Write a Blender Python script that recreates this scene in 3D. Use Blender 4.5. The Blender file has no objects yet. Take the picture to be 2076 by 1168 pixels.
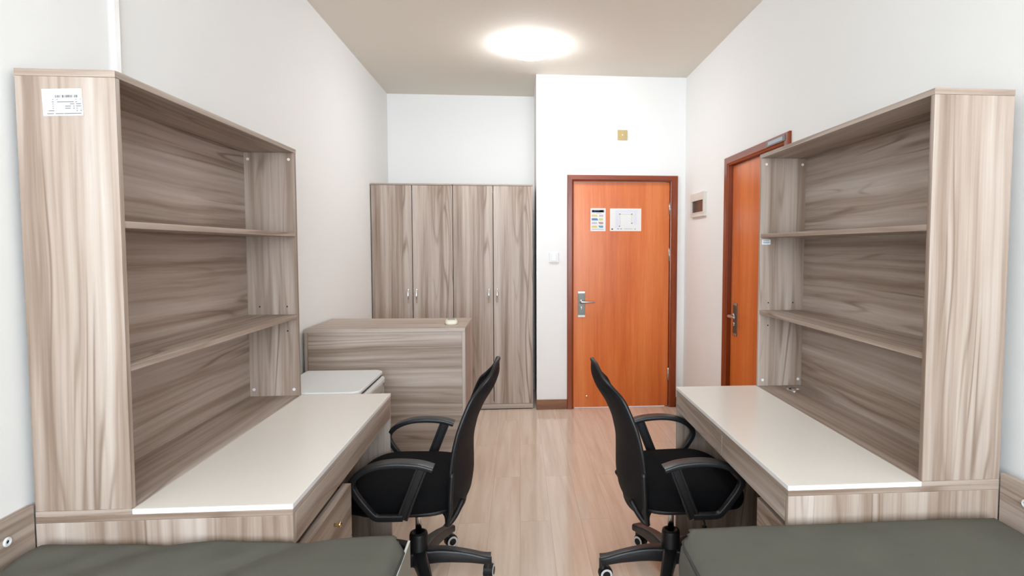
import bpy, bmesh, math, random
from mathutils import Vector, Matrix
random.seed(4)
SC = bpy.context.scene
COL = SC.collection

# ------------------------------------------------------------------ camera
EYE = 1.44
cd = bpy.data.cameras.new('camera'); cam = bpy.data.objects.new('camera', cd); COL.objects.link(cam)
fwd = Vector((0.07714006, 0.99559692, -0.05325576)).normalized()
rgt = Vector((0.997014463, -0.0772117252, 0.000713550376)).normalized()
upv = rgt.cross(fwd).normalized(); rgt = fwd.cross(upv).normalized()
cam.matrix_world = Matrix(((rgt.x, upv.x, -fwd.x, 0), (rgt.y, upv.y, -fwd.y, 0), (rgt.z, upv.z, -fwd.z, EYE), (0, 0, 0, 1)))
cd.sensor_width = 36.0; cd.sensor_fit = 'HORIZONTAL'; cd.lens = 1180.0 / 2076 * 36.0
cd.shift_x = -(1144.32 - 1038) / 2076.0
cd.shift_y = (565.2 - 584) / 2076.0
cd.clip_start = 0.05
SC.camera = cam

# ------------------------------------------------------------------ world, light, exposure
W = bpy.data.worlds.new('world'); SC.world = W; W.use_nodes = True
bg = W.node_tree.nodes['Background']; bg.inputs[0].default_value = (0.80, 0.90, 1.0, 1); bg.inputs[1].default_value = 1.2
SC.view_settings.view_transform = 'Standard'; SC.view_settings.look = 'None'
SC.view_settings.gamma = 1.0; SC.view_settings.use_curve_mapping = False
SC.view_settings.exposure = 0.82
# daylight entering through the window behind the camera
ld = bpy.data.lights.new('window_daylight', 'AREA'); ld.shape = 'RECTANGLE'; ld.size = 2.45; ld.size_y = 1.95
ld.energy = 128; ld.color = (0.79, 0.90, 1.0)
lo = bpy.data.objects.new('window_daylight', ld); COL.objects.link(lo)
lo.location = (0.08, -2.72, 1.75); lo.rotation_euler = (math.radians(90), 0, 0)

# ------------------------------------------------------------------ materials
def new_mat(name):
    m = bpy.data.materials.new(name); m.use_nodes = True
    return m, m.node_tree.nodes, m.node_tree.links, m.node_tree.nodes['Principled BSDF']

def srgb(r, g, b):
    f = lambda c: (c / 255 / 12.92) if c / 255 <= 0.04045 else ((c / 255 + 0.055) / 1.055) ** 2.4
    return (f(r), f(g), f(b), 1)

def plain(name, col, rough=0.5, metal=0.0, bump=0.0, bscale=200, spec=None, emit=None):
    m, N, L, P = new_mat(name)
    P.inputs['Base Color'].default_value = col; P.inputs['Roughness'].default_value = rough
    P.inputs['Metallic'].default_value = metal
    if spec is not None: P.inputs['Specular IOR Level'].default_value = spec
    tc = N.new('ShaderNodeTexCoord'); no = N.new('ShaderNodeTexNoise'); no.inputs['Scale'].default_value = bscale
    no.inputs['Detail'].default_value = 3
    L.new(tc.outputs['Object'], no.inputs['Vector'])
    mr = N.new('ShaderNodeMapRange'); mr.inputs['To Min'].default_value = max(0, rough - 0.04); mr.inputs['To Max'].default_value = min(1, rough + 0.04)
    L.new(no.outputs['Fac'], mr.inputs['Value']); L.new(mr.outputs['Result'], P.inputs['Roughness'])
    if bump:
        b = N.new('ShaderNodeBump'); b.inputs['Strength'].default_value = bump; b.inputs['Distance'].default_value = 0.002
        L.new(no.outputs['Fac'], b.inputs['Height']); L.new(b.outputs['Normal'], P.inputs['Normal'])
    if emit:
        P.inputs['Emission Color'].default_value = emit[0]; P.inputs['Emission Strength'].default_value = emit[1]
    return m

def grain(name, axis, stops, rough=0.42, band=11.0, fine=60.0, along=0.045, warp=0.02, seed=0.0, fine_amt=0.35, warp_scale=2.2, lines=0.0):
    """streaky laminate / veneer; axis = the direction the grain runs in"""
    m, N, L, P = new_mat(name)
    tc = N.new('ShaderNodeTexCoord')
    def mapping(s, al, off):
        mp = N.new('ShaderNodeMapping')
        sc = [s, s, s]; sc['xyz'.index(axis)] = s * al
        mp.inputs['Scale'].default_value = sc; mp.inputs['Location'].default_value = (off, off * 1.7, off * 0.6)
        return mp
    # wandering of the lines, slow along the grain
    wm = mapping(warp_scale, 0.55, seed + 3); wn = N.new('ShaderNodeTexNoise'); wn.inputs['Scale'].default_value = 1.0; wn.inputs['Detail'].default_value = 2
    L.new(tc.outputs['Object'], wm.inputs['Vector']); L.new(wm.outputs['Vector'], wn.inputs['Vector'])
    sub = N.new('ShaderNodeVectorMath'); sub.operation = 'SUBTRACT'; sub.inputs[1].default_value = (0.5, 0.5, 0.5)
    L.new(wn.outputs['Color'], sub.inputs[0])
    scl = N.new('ShaderNodeVectorMath'); scl.operation = 'SCALE'; scl.inputs['Scale'].default_value = warp * 6
    L.new(sub.outputs['Vector'], scl.inputs[0])
    add = N.new('ShaderNodeVectorMath'); L.new(tc.outputs['Object'], add.inputs[0]); L.new(scl.outputs['Vector'], add.inputs[1])
    facs = []
    for s, d, off in ((band, 2.0, seed), (band * 3.1, 3.0, seed + 9), (fine * 2, 2.0, seed + 21)):
        mp = mapping(s, along, off); n = N.new('ShaderNodeTexNoise'); n.inputs['Scale'].default_value = 1.0; n.inputs['Detail'].default_value = d
        n.inputs['Roughness'].default_value = 0.55
        L.new(add.outputs['Vector'], mp.inputs['Vector']); L.new(mp.outputs['Vector'], n.inputs['Vector']); facs.append(n.outputs['Fac'])
    def mixf(a, b, f):
        mx = N.new('ShaderNodeMix'); mx.data_type = 'FLOAT'; mx.inputs[0].default_value = f
        L.new(a, mx.inputs[2]); L.new(b, mx.inputs[3]); return mx.outputs[0]
    f = mixf(facs[0], facs[1], 0.42); f = mixf(f, facs[2], fine_amt * 0.5)
    cr = N.new('ShaderNodeValToRGB'); el = cr.color_ramp.elements
    while len(el) < len(stops): el.new(0.5)
    for e, (p, c) in zip(el, stops): e.position = p; e.color = c
    L.new(f, cr.inputs['Fac']); out = cr.outputs['Color']
    if lines:   # thin darker growth lines: level lines of a slow noise, strong in some places only
        def math_(op, a, b=None, clamp=False):
            n = N.new('ShaderNodeMath'); n.operation = op; n.use_clamp = clamp
            for i, v in enumerate((a, b)):
                if v is None: continue
                if isinstance(v, (int, float)): n.inputs[i].default_value = v
                else: L.new(v, n.inputs[i])
            return n.outputs[0]
        lm = mapping(8.0, 0.065, seed + 31); ln = N.new('ShaderNodeTexNoise'); ln.inputs['Scale'].default_value = 1.0; ln.inputs['Detail'].default_value = 1.5
        L.new(tc.outputs['Object'], lm.inputs['Vector']); L.new(lm.outputs['Vector'], ln.inputs['Vector'])
        w = math_('SINE', math_('MULTIPLY', ln.outputs['Fac'], 70.0)); w = math_('POWER', math_('MULTIPLY', math_('ADD', w, 1.0), 0.5), 7.0)
        mm = mapping(12.0, 0.07, seed + 47); mn = N.new('ShaderNodeTexNoise'); mn.inputs['Scale'].default_value = 1.0; mn.inputs['Detail'].default_value = 2
        L.new(tc.outputs['Object'], mm.inputs['Vector']); L.new(mm.outputs['Vector'], mn.inputs['Vector'])
        mask = math_('MULTIPLY', math_('SUBTRACT', mn.outputs['Fac'], 0.47), 6.0, True)
        amt = math_('MULTIPLY', math_('MULTIPLY', w, mask), lines)
        dk = N.new('ShaderNodeMix'); dk.data_type = 'RGBA'; L.new(amt, dk.inputs[0]); L.new(out, dk.inputs[6]); dk.inputs[7].default_value = stops[0][1]
        out = dk.outputs[2]
    L.new(out, P.inputs['Base Color'])
    P.inputs['Roughness'].default_value = rough
    b = N.new('ShaderNodeBump'); b.inputs['Strength'].default_value = 0.08; b.inputs['Distance'].default_value = 0.001
    L.new(f, b.inputs['Height']); L.new(b.outputs['Normal'], P.inputs['Normal'])
    return m

WSTOPS = [(0.34, srgb(126, 104, 88)), (0.43, srgb(154, 134, 119)), (0.5, srgb(173, 155, 142)), (0.57, srgb(184, 168, 156)), (0.66, srgb(199, 186, 176))]
M = {}
for ax in 'xyz':
    M['wood_' + ax] = grain('ash_laminate_' + ax, ax, WSTOPS, rough=0.45, band=13.0, fine=70, along=0.022, warp=0.006, warp_scale=2.4, fine_amt=0.2, lines=0.85)
DST = [(0.36, srgb(198, 94, 36)), (0.5, srgb(216, 113, 50)), (0.64, srgb(226, 130, 68))]
M['door'] = grain('cherry_veneer', 'z', DST, rough=0.30, band=7, fine=50, along=0.05, warp=0.006)
FST = [(0.36, srgb(112, 42, 8)), (0.5, srgb(134, 55, 12)), (0.64, srgb(150, 68, 20))]
M['frame_z'] = grain('dark_cherry_z', 'z', FST, rough=0.28, band=9)
M['frame_x'] = grain('dark_cherry_x', 'x', FST, rough=0.28, band=9)
M['frame_y'] = grain('dark_cherry_y', 'y', FST, rough=0.28, band=9)
SST = [(0.36, srgb(112, 70, 42)), (0.5, srgb(134, 88, 58)), (0.64, srgb(150, 104, 74))]
M['skirting'] = grain('brown_skirting', 'x', SST, rough=0.4)
M['desk_white'] = plain('cream_desktop', srgb(241, 234, 225), 0.22, bscale=30)
M['edge_white'] = plain('white_edge_band', srgb(244, 242, 240), 0.35)
M['wall'] = plain('white_wall_paint', srgb(244, 243, 241), 0.85, bump=0.05, bscale=120)
M['ceil'] = plain('ceiling_paint', srgb(234, 226, 214), 0.9, bump=0.04, bscale=120)
M['black'] = plain('black_plastic', srgb(17, 17, 19), 0.48, bscale=300, bump=0.05)
M['black_gloss'] = plain('armrest_plastic', srgb(30, 31, 33), 0.36, bscale=400, bump=0.08)
M['void'] = plain('dark_recess', srgb(16, 14, 13), 0.7)
M['white_plastic'] = plain('white_plastic', srgb(226, 226, 228), 0.35)
M['cap'] = plain('ivory_cap', srgb(240, 228, 208), 0.4)
M['beige_plastic'] = plain('aged_beige_plastic', srgb(196, 172, 118), 0.45)
M['chrome'] = plain('chrome', (0.85, 0.85, 0.85, 1), 0.12, 1.0)
M['steel'] = plain('brushed_steel', (0.50, 0.49, 0.46, 1), 0.32, 1.0)
M['dark_steel'] = plain('aged_steel_plate', (0.17, 0.17, 0.155, 1), 0.42, 1.0)
M['brass'] = plain('brass', (0.80, 0.62, 0.32, 1), 0.25, 1.0)
M['smoke'] = plain('smoked_window', srgb(58, 50, 42), 0.15)
M['fridge'] = plain('enamel_grey', srgb(232, 232, 230), 0.3)
M['fridge_side'] = plain('enamel_grey_door', srgb(186, 182, 174), 0.35)
M['paper'] = plain('paper', srgb(234, 234, 232), 0.8)
M['band_grey'] = plain('pale_edge', srgb(196, 198, 192), 0.5)
M['board_grey'] = plain('grey_board', srgb(128, 124, 112), 0.5)
M['lamp'] = plain('lit_diffuser', srgb(250, 250, 250), 0.5, emit=((0.93, 0.97, 1.0, 1), 31.0))

def fabric(name, col, scale, strength, rough=0.95, ridge=False):
    m, N, L, P = new_mat(name)
    tc = N.new('ShaderNodeTexCoord')
    w1 = N.new('ShaderNodeTexWave'); w1.bands_direction = 'Y'; w1.inputs['Scale'].default_value = scale
    w2 = N.new('ShaderNodeTexWave'); w2.bands_direction = 'Z' if ridge else 'X'; w2.inputs['Scale'].default_value = scale
    L.new(tc.outputs['Object'], w1.inputs['Vector']); L.new(tc.outputs['Object'], w2.inputs['Vector'])
    mu = N.new('ShaderNodeMath'); mu.operation = 'MULTIPLY'; L.new(w1.outputs['Fac'], mu.inputs[0]); L.new(w2.outputs['Fac'], mu.inputs[1])
    no = N.new('ShaderNodeTexNoise'); no.inputs['Scale'].default_value = 9; no.inputs['Detail'].default_value = 5
    L.new(tc.outputs['Object'], no.inputs['Vector'])
    mx = N.new('ShaderNodeMix'); mx.data_type = 'RGBA'
    mx.inputs[6].default_value = tuple(c * 0.86 for c in col[:3]) + (1,); mx.inputs[7].default_value = tuple(min(1, c * 1.12) for c in col[:3]) + (1,)
    L.new(no.outputs['Fac'], mx.inputs[0]); L.new(mx.outputs[2], P.inputs['Base Color'])
    b = N.new('ShaderNodeBump'); b.inputs['Strength'].default_value = strength; b.inputs['Distance'].default_value = 0.001
    L.new(mu.outputs['Value'], b.inputs['Height']); L.new(b.outputs['Normal'], P.inputs['Normal'])
    P.inputs['Roughness'].default_value = rough; P.inputs['Specular IOR Level'].default_value = 0.2
    return m
M['mattress'] = fabric('grey_canvas', srgb(96, 94, 86), 160, 0.25)
M['mesh'] = fabric('black_mesh', srgb(24, 23, 25), 260, 0.5, 0.6, True)
M['seat'] = fabric('black_seat_cloth', srgb(9, 9, 11), 200, 0.3)
M['piping'] = plain('mattress_piping', srgb(54, 54, 50), 0.8)

def floor_mat():
    m, N, L, P = new_mat('pale_laminate_floor')
    tc = N.new('ShaderNodeTexCoord')
    mp = N.new('ShaderNodeMapping'); mp.inputs['Rotation'].default_value = (0, 0, math.pi / 2)
    L.new(tc.outputs['Object'], mp.inputs['Vector'])
    br = N.new('ShaderNodeTexBrick'); br.inputs['Scale'].default_value = 1.0
    br.inputs['Brick Width'].default_value = 1.2; br.inputs['Row Height'].default_value = 0.16
    br.inputs['Mortar Size'].default_value = 0.0012; br.inputs['Bias'].default_value = 0.0
    br.inputs['Color1'].default_value = (0, 0, 0, 1); br.inputs['Color2'].default_value = (1, 1, 1, 1); br.inputs['Mortar'].default_value = (0.5, 0.5, 0.5, 1)
    L.new(mp.outputs['Vector'], br.inputs['Vector'])
    m2 = N.new('ShaderNodeMapping'); m2.inputs['Scale'].default_value = (22, 1.3, 1)
    ad = N.new('ShaderNodeVectorMath'); sc = N.new('ShaderNodeVectorMath'); sc.operation = 'SCALE'; sc.inputs['Scale'].default_value = 7
    L.new(br.outputs['Color'], sc.inputs[0]); L.new(tc.outputs['Object'], m2.inputs['Vector'])
    L.new(m2.outputs['Vector'], ad.inputs[0]); L.new(sc.outputs['Vector'], ad.inputs[1])
    n = N.new('ShaderNodeTexNoise'); n.inputs['Scale'].default_value = 1; n.inputs['Detail'].default_value = 6; n.inputs['Distortion'].default_value = 0.6
    L.new(ad.outputs['Vector'], n.inputs['Vector'])
    cr = N.new('ShaderNodeValToRGB'); el = cr.color_ramp.elements; el.new(0.5)
    for e, (p, c) in zip(el, ((0.3, srgb(216, 190, 168)), (0.5, srgb(226, 203, 183)), (0.7, srgb(233, 213, 195)))): e.position = p; e.color = c
    L.new(n.outputs['Fac'], cr.inputs['Fac'])
    hs = N.new('ShaderNodeHueSaturation'); mr = N.new('ShaderNodeMapRange'); mr.inputs['To Min'].default_value = 0.98; mr.inputs['To Max'].default_value = 1.02
    L.new(br.outputs['Color'], mr.inputs['Value']); L.new(mr.outputs['Result'], hs.inputs['Value']); L.new(cr.outputs['Color'], hs.inputs['Color'])
    mx = N.new('ShaderNodeMix'); mx.data_type = 'RGBA'; mx.inputs[7].default_value = srgb(206, 180, 160)
    L.new(br.outputs['Fac'], mx.inputs[0]); L.new(hs.outputs['Color'], mx.inputs[6]); L.new(mx.outputs[2], P.inputs['Base Color'])
    P.inputs['Roughness'].default_value = 0.11; P.inputs['Specular IOR Level'].default_value = 0.75
    return m
M['floor'] = floor_mat()

# ------------------------------------------------------------------ mesh helpers
def bm_obj(name, bm, mats, parent=None, smooth=False, bevel=0.0, seg=2, subsurf=0):
    me = bpy.data.meshes.new(name); bmesh.ops.recalc_face_normals(bm, faces=bm.faces)
    bm.to_mesh(me); bm.free()
    for m in (mats if isinstance(mats, (list, tuple)) else [mats]): me.materials.append(M[m] if isinstance(m, str) else m)
    o = bpy.data.objects.new(name, me); COL.objects.link(o)
    if parent: o.parent = parent
    if smooth:
        for p in me.polygons: p.use_smooth = True
    if bevel:
        b = o.modifiers.new('bevel', 'BEVEL'); b.width = bevel; b.segments = seg; b.limit_method = 'ANGLE'; b.angle_limit = math.radians(40)
    if subsurf:
        s = o.modifiers.new('subsurf', 'SUBSURF'); s.levels = subsurf; s.render_levels = subsurf
    return o

def thing(name, loc, label, cat, group=None, rz=0):
    o = bpy.data.objects.new(name, None); COL.objects.link(o); o.location = loc; o.rotation_euler.z = rz
    o.empty_display_size = 0.1
    o['label'] = label; o['category'] = cat
    if group: o['group'] = group
    return o
def tag(o, label=None, cat=None, group=None, kind=None):
    if label: o['label'] = label
    if cat: o['category'] = cat
    if group: o['group'] = group
    if kind: o['kind'] = kind
    return o

def add_box(bm, a, b, mi=0):
    (x0, y0, z0), (x1, y1, z1) = a, b
    x0, x1 = sorted((x0, x1)); y0, y1 = sorted((y0, y1)); z0, z1 = sorted((z0, z1))
    v = [bm.verts.new(p) for p in ((x0, y0, z0), (x1, y0, z0), (x1, y1, z0), (x0, y1, z0), (x0, y0, z1), (x1, y0, z1), (x1, y1, z1), (x0, y1, z1))]
    for f in ((0, 3, 2, 1), (4, 5, 6, 7), (0, 1, 5, 4), (1, 2, 6, 5), (2, 3, 7, 6), (3, 0, 4, 7)):
        bm.faces.new([v[i] for i in f]).material_index = mi
    return v

def box(name, x0, x1, y0, y1, z0, z1, mat, parent=None, bevel=0.0012):
    """box given in world coordinates, stored relative to its (unrotated) parent"""
    ox, oy, oz = parent_loc(parent)
    bm = bmesh.new(); add_box(bm, (x0 - ox, y0 - oy, z0 - oz), (x1 - ox, y1 - oy, z1 - oz))
    if isinstance(mat, str) and mat.startswith('wood_'):   # banded ends: the grain runs along the end face
        ax = 'xyz'.index(mat[-1]); dims = [abs(x1 - x0), abs(y1 - y0), abs(z1 - z0)]; dims[ax] = -1
        end = 'wood_' + 'xyz'[dims.index(max(dims))]; bm.faces.ensure_lookup_table(); bmesh.ops.recalc_face_normals(bm, faces=bm.faces)
        for f in bm.faces:
            if abs(f.normal[ax]) > .9: f.material_index = 1
        mat = [mat, end]
    return bm_obj(name, bm, mat, parent, bevel=bevel)
def parent_loc(p):
    v = Vector((0, 0, 0))
    while p is not None: v = v + p.location; p = p.parent
    return v

def frame_of(t, prev=None):
    t = t.normalized()
    u = (prev - t * prev.dot(t)) if prev is not None else (Vector((0, 0, 1)) - t * t.z)
    if u.length < 1e-4: u = Vector((1, 0, 0)) - t * t.x
    u.normalize(); return u, t.cross(u).normalized()
def sweep(bm, pts, prof, mi=0, closed=False, cap=True, up=None):
    """prof(i, n) -> list of (a, b) offsets along the two frame axes (b = side, a = up)"""
    pts = [Vector(p) for p in pts]; n = len(pts); rings = []; u = Vector(up) if up else None
    for i, p in enumerate(pts):
        if closed: t = pts[(i + 1) % n] - pts[(i - 1) % n]
        else: t = pts[min(i + 1, n - 1)] - pts[max(i - 1, 0)]
        u, w = frame_of(t, Vector(up) if up else u)
        rings.append([bm.verts.new(p + u * a + w * b) for a, b in prof(i, n)])
    m = n if closed else n - 1
    for i in range(m):
        r0, r1 = rings[i], rings[(i + 1) % n]; k = len(r0)
        for j in range(k): bm.faces.new((r0[j], r0[(j + 1) % k], r1[(j + 1) % k], r1[j])).material_index = mi
    if cap and not closed:
        bm.faces.new(rings[0][::-1]).material_index = mi; bm.faces.new(rings[-1]).material_index = mi
def circ(r, k=12, ry=None):
    ry = r if ry is None else ry
    return [(r * math.cos(2 * math.pi * j / k), ry * math.sin(2 * math.pi * j / k)) for j in range(k)]
def tube(bm, pts, r, mi=0, k=12, closed=False): sweep(bm, pts, lambda i, n: circ(r(i / (n - 1)) if callable(r) else r, k), mi, closed)
def rrect(h, w, r, k=4):
    out = []
    for cx, cy, a0 in ((h - r, w - r, 0), (-h + r, w - r, 90), (-h + r, -w + r, 180), (h - r, -w + r, 270)):
        for j in range(k + 1):
            a = math.radians(a0 + 90 * j / k); out.append((cx + r * math.cos(a), cy + r * math.sin(a)))
    return out
def lathe(bm, prof, c=(0, 0, 0), axis='z', k=32, mi=0):
    c = Vector(c); rings = []
    for r, h in prof:
        ring = []
        for j in range(k):
            a = 2 * math.pi * j / k; p = {'z': Vector((r * math.cos(a), r * math.sin(a), h)), 'y': Vector((r * math.cos(a), h, r * math.sin(a))), 'x': Vector((h, r * math.cos(a), r * math.sin(a)))}[axis]
            ring.append(bm.verts.new(c + p))
        rings.append(ring)
    for a, b in zip(rings, rings[1:]):
        for j in range(k): bm.faces.new((a[j], a[(j + 1) % k], b[(j + 1) % k], b[j])).material_index = mi
    for ring, (r, h) in ((rings[0], prof[0]), (rings[-1], prof[-1])):
        if r > 1e-6: bm.faces.new(ring).material_index = mi
def smooth_pts(pts, n=6):
    """Catmull-Rom through pts"""
    P = [Vector(p) for p in pts]; out = []
    for i in range(len(P) - 1):
        p0, p1, p2, p3 = P[max(i - 1, 0)], P[i], P[i + 1], P[min(i + 2, len(P) - 1)]
        for j in range(n):
            t = j / n
            out.append(0.5 * ((2 * p1) + (p2 - p0) * t + (2 * p0 - 5 * p1 + 4 * p2 - p3) * t * t + (3 * p1 - p0 - 3 * p2 + p3) * t ** 3))
    out.append(P[-1]); return out

# ------------------------------------------------------------------ room shell
WL, WR = -1.279, 1.475; YD, YA, XR = 5.123, 5.869, 0.151; ZC = 2.937; YW = -2.6
def struct(name, boxes, mat, parts=None):
    bm = bmesh.new()
    for b in boxes: add_box(bm, b[:3], b[3:])
    return tag(bm_obj(name, bm, mat), kind='structure')
struct('floor', [(WL - .15, YW - .15, -0.1, WR + .15, YA + .15, 0)], 'floor')
struct('ceiling', [(WL - .15, YW - .15, ZC, WR + .15, YA + .15, ZC + .1)], 'ceil')
struct('wall_left', [(WL - .15, YW - .15, 0, WL, YA + .15, ZC)], 'wall')
D2 = (3.13, 4.045, 2.04)   # side door opening (y0, y1, top)
struct('wall_right', [(WR, YW - .15, 0, WR + .15, D2[0], ZC), (WR, D2[1], 0, WR + .15, YD + .2, ZC), (WR, D2[0], D2[2], WR + .15, D2[1], ZC)], 'wall')
struct('wall_back', [(WL, YA, 0, XR, YA + .15, ZC)], 'wall')
D1 = (0.460, 1.355, 2.030)   # entrance opening (x0, x1, top)
struct('wall_entrance', [(XR, YD, 0, D1[0], YA + .15, ZC), (D1[1], YD, 0, WR, YD + .2, ZC), (D1[0], YD, D1[2], D1[1], YD + .2, ZC)], 'wall')
WN = (-1.10, 1.30, 0.80, 2.70)
struct('wall_window', [(WL, YW - .15, 0, WN[0], YW, ZC), (WN[1], YW - .15, 0, WR, YW, ZC), (WN[0], YW - .15, 0, WN[1], YW, WN[2]), (WN[0], YW - .15, WN[3], WN[1], YW, ZC)], 'wall')
bm = bmesh.new()
for a, b in (((WN[0], WN[2]), (WN[1], WN[2] + .05)), ((WN[0], WN[3] - .05), (WN[1], WN[3])), ((WN[0], WN[2]), (WN[0] + .05, WN[3])), ((WN[1] - .05, WN[2]), (WN[1], WN[3])), ((0.075, WN[2]), (0.125, WN[3]))):
    add_box(bm, (a[0], YW - .10, a[1]), (b[0], YW - .04, b[1]))
tag(bm_obj('window_1', bm, 'white_plastic', bevel=.003), kind='structure')
box('baseboard_entrance', XR - .004, 0.42, YD - .012, YD, 0, 0.088, 'skirting', bevel=.003)['kind'] = 'structure'
box('baseboard_right', WR - .012, WR, 4.08, YD, 0, 0.088, M['skirting'], bevel=.003)['kind'] = 'structure'
box('baseboard_corner', 1.41, WR - .012, YD - .012, YD, 0, 0.088, 'skirting', bevel=.003)['kind'] = 'structure'

# ------------------------------------------------------------------ entrance door
d = bpy.data.objects.new('door_1', None); COL.objects.link(d); d.location = (0.9, YD, 0)
tag(d, 'reddish brown wooden entrance door facing the camera with two papers on it', 'door', kind='structure')
def L(p, v): o = parent_loc(p); return (v[0] - o[0], v[1] - o[1], v[2] - o[2])
def casing(parent, wr, a0, a1, top, plane, inward, w, mat_v, mat_h, axis):
    """mitred door casing with a stepped profile; a0,a1 = outer edges along axis; inward = sign out of the wall"""
    bm = bmesh.new(); o = parent_loc(parent)
    prof = [(0.0, 0.0), (0.0, 0.012), (0.006, 0.020), (w - 0.014, 0.020), (w - 0.006, 0.014), (w, 0.012), (w, -0.06)]
    rings = []
    for corner in range(4):
        ring = []
        for t, h in prof:
            s = a0 + t if corner in (0, 1) else a1 - t * wr / w
            z = (top - t) if corner in (1, 2) else 0.0
            pos = (s, plane + inward * h, z) if axis == 'x' else (plane + inward * h, s, z)
            ring.append(bm.verts.new(Vector(pos) - o))
        rings.append(ring)
    for i in range(3):
        for j in range(len(prof) - 1):
            bm.faces.new((rings[i][j], rings[i][j + 1], rings[i + 1][j + 1], rings[i + 1][j])).material_index = 1 if i == 1 else 0
    return bm_obj('door_frame', bm, [mat_v, mat_h], parent)
casing(d, 0.066, 0.420, 1.407, 2.077, YD, -1, 0.054, 'frame_z', 'frame_x', 'x')
for x0, x1 in ((0.4745, 0.489), (1.326, 1.3405)):   # stops behind the leaf
    box('door_stop_strip', x0, x1, YD + .055, YD + .08, 0, 2.02, 'frame_z', d)
leaf = box('door_leaf', 0.4765, 1.3385, YD + .012, YD + .052, 0.008, 2.020, 'door', d, bevel=.002)
yl = YD + .012
def lever(parent, c, out, along, plate=(0.033, 0.115)):
    """backplate, lever, cylinder; out = unit vector away from the leaf, along = lever direction"""
    c = Vector(c) - parent_loc(parent); out = Vector(out); al = Vector(along); up = Vector((0, 0, 1))
    w, h = plate
    bm = bmesh.new()
    def slab(hw, hh, d0, d1, mi, cc=Vector((0, 0, 0))):
        vs = []
        for dd in (d0, d1):
            for a, b in ((-1, -1), (1, -1), (1, 1), (-1, 1)): vs.append(bm.verts.new(c + cc + al * hw * a + up * hh * b + out * dd))
        for f in ((0, 1, 2, 3), (4, 5, 6, 7), (0, 1, 5, 4), (1, 2, 6, 5), (2, 3, 7, 6), (3, 0, 4, 7)): bm.faces.new([vs[i] for i in f]).material_index = mi
    slab(w, h, 0, 0.006, 0); slab(w * .98, 0.009, 0.006, 0.0085, 1, up * (h - .009)); slab(w * .98, 0.009, 0.006, 0.0085, 1, up * (-h + .009))
    slab(w * .72, h * .72, 0.006, 0.009, 0)
    pl = bm_obj('handle_plate', bm, ['dark_steel', 'steel'], parent, bevel=.0015)
    bm = bmesh.new()
    base = c + up * 0.022
    tube(bm, [base + out * 0.006, base + out * 0.020], lambda t: 0.019, 0, 20)
    tube(bm, [base + out * 0.018, base + out * 0.045], 0.010, 0, 14)
    tube(bm, smooth_pts([base + out * 0.045 - al * 0.008, base + out * 0.05 + al * .03, base + out * .05 + al * .075, base + out * .046 + al * .112], 4), lambda t: 0.0105 - 0.002 * t, 0, 12)
    bm_obj('lever_handle', bm, 'steel', parent, smooth=True)
    bm = bmesh.new(); k = c - up * 0.03
    tube(bm, [k + out * 0.005, k + out * 0.015], 0.010, 0, 16); tube(bm, [k - up * .012 + out * .005, k - up * .012 + out * .013], 0.0055, 0, 12)
    bm_obj('lock_cylinder', bm, 'chrome', parent, smooth=True)
lever(d, (0.549, yl, 0.938), (0, -1, 0), (1, 0, 0))
for z in (1.73, 1.32, 0.24):
    bm = bmesh.new(); tube(bm, [Vector(L(d, (1.3385, yl - .009, z))), Vector(L(d, (1.3385, yl - .009, z + .115)))], 0.009, 0, 12)
    bm_obj('hinge', bm, 'steel', d, smooth=True)
bm = bmesh.new(); lathe(bm, [(0.010, 0), (0.010, -0.006), (0.006, -0.010), (0.006, -0.022), (0.011, -0.026), (0.011, -0.034), (0.005, -0.037), (0, -0.037)], L(d, (0.596, yl, 0.117)), 'y', 20)
bm_obj('bottom_door_stop', bm, 'brass', d, smooth=True)
box('strike_plate', 0.470, 0.4755, YD + .004, YD + .03, 0.925, 0.955, 'steel', d, bevel=0)

# side door on the right wall
d2 = bpy.data.objects.new('door_2', None); COL.objects.link(d2); d2.location = (WR, 3.57, 0)
tag(d2, 'reddish brown wooden side door in the right wall, partly behind the bookcase', 'door', kind='structure')
casing(d2, 0.078, 3.09, 4.083, 2.075, WR, -1, 0.060, 'frame_z', 'frame_y', 'y')
box('door_leaf', WR + .018, WR + .058, 3.153, 4.003, 0.008, 2.012, 'door', d2, bevel=.002)
lever(d2, (WR + .018, 3.915, 0.945), (-1, 0, 0), (0, -1, 0))
np_ = box('name_plate', WR - .024, WR - .0185, 3.125, 3.36, 2.028, 2.062, 'dark_steel', d2, bevel=.001)
box('name_strip', WR - .0255, WR - .023, 3.15, 3.335, 2.036, 2.056, plain('pale_grey_strip', srgb(176, 178, 190), .4), np_, bevel=0)

# papers on the entrance door
def flat_sheet(name, x0, x1, z0, z1, y, items, mats, label, cat, tilt=0.0):
    """thin sheet facing the camera; items = (u0,v0,u1,v1,mat index[,skew]) in 0..1 of the sheet, v from the top"""
    cx, cz = (x0 + x1) / 2, (z0 + z1) / 2; w, h = x1 - x0, z1 - z0; bm = bmesh.new()
    add_box(bm, (-w / 2, -0.0012, -h / 2), (w / 2, 0, h / 2), 0)
    for it in items:
        u0, v0, u1, v1, mi = it[:5]; sk = it[5] if len(it) > 5 else 0
        q = [((u0, v1)), ((u1 + sk, v1)), ((u1, v0)), ((u0 - sk * 0, v0))] if sk >= 0 else [((u0 - sk, v1)), ((u1, v1)), ((u1, v0)), ((u0, v0))]
        bm.faces.new([bm.verts.new((-w / 2 + u * w, -0.0016, h / 2 - v * h)) for u, v in q]).material_index = mi
    o = bm_obj(name, bm, mats); o.location = (cx, y, cz); o.rotation_euler.y = tilt
    return tag(o, label, cat)
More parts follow.
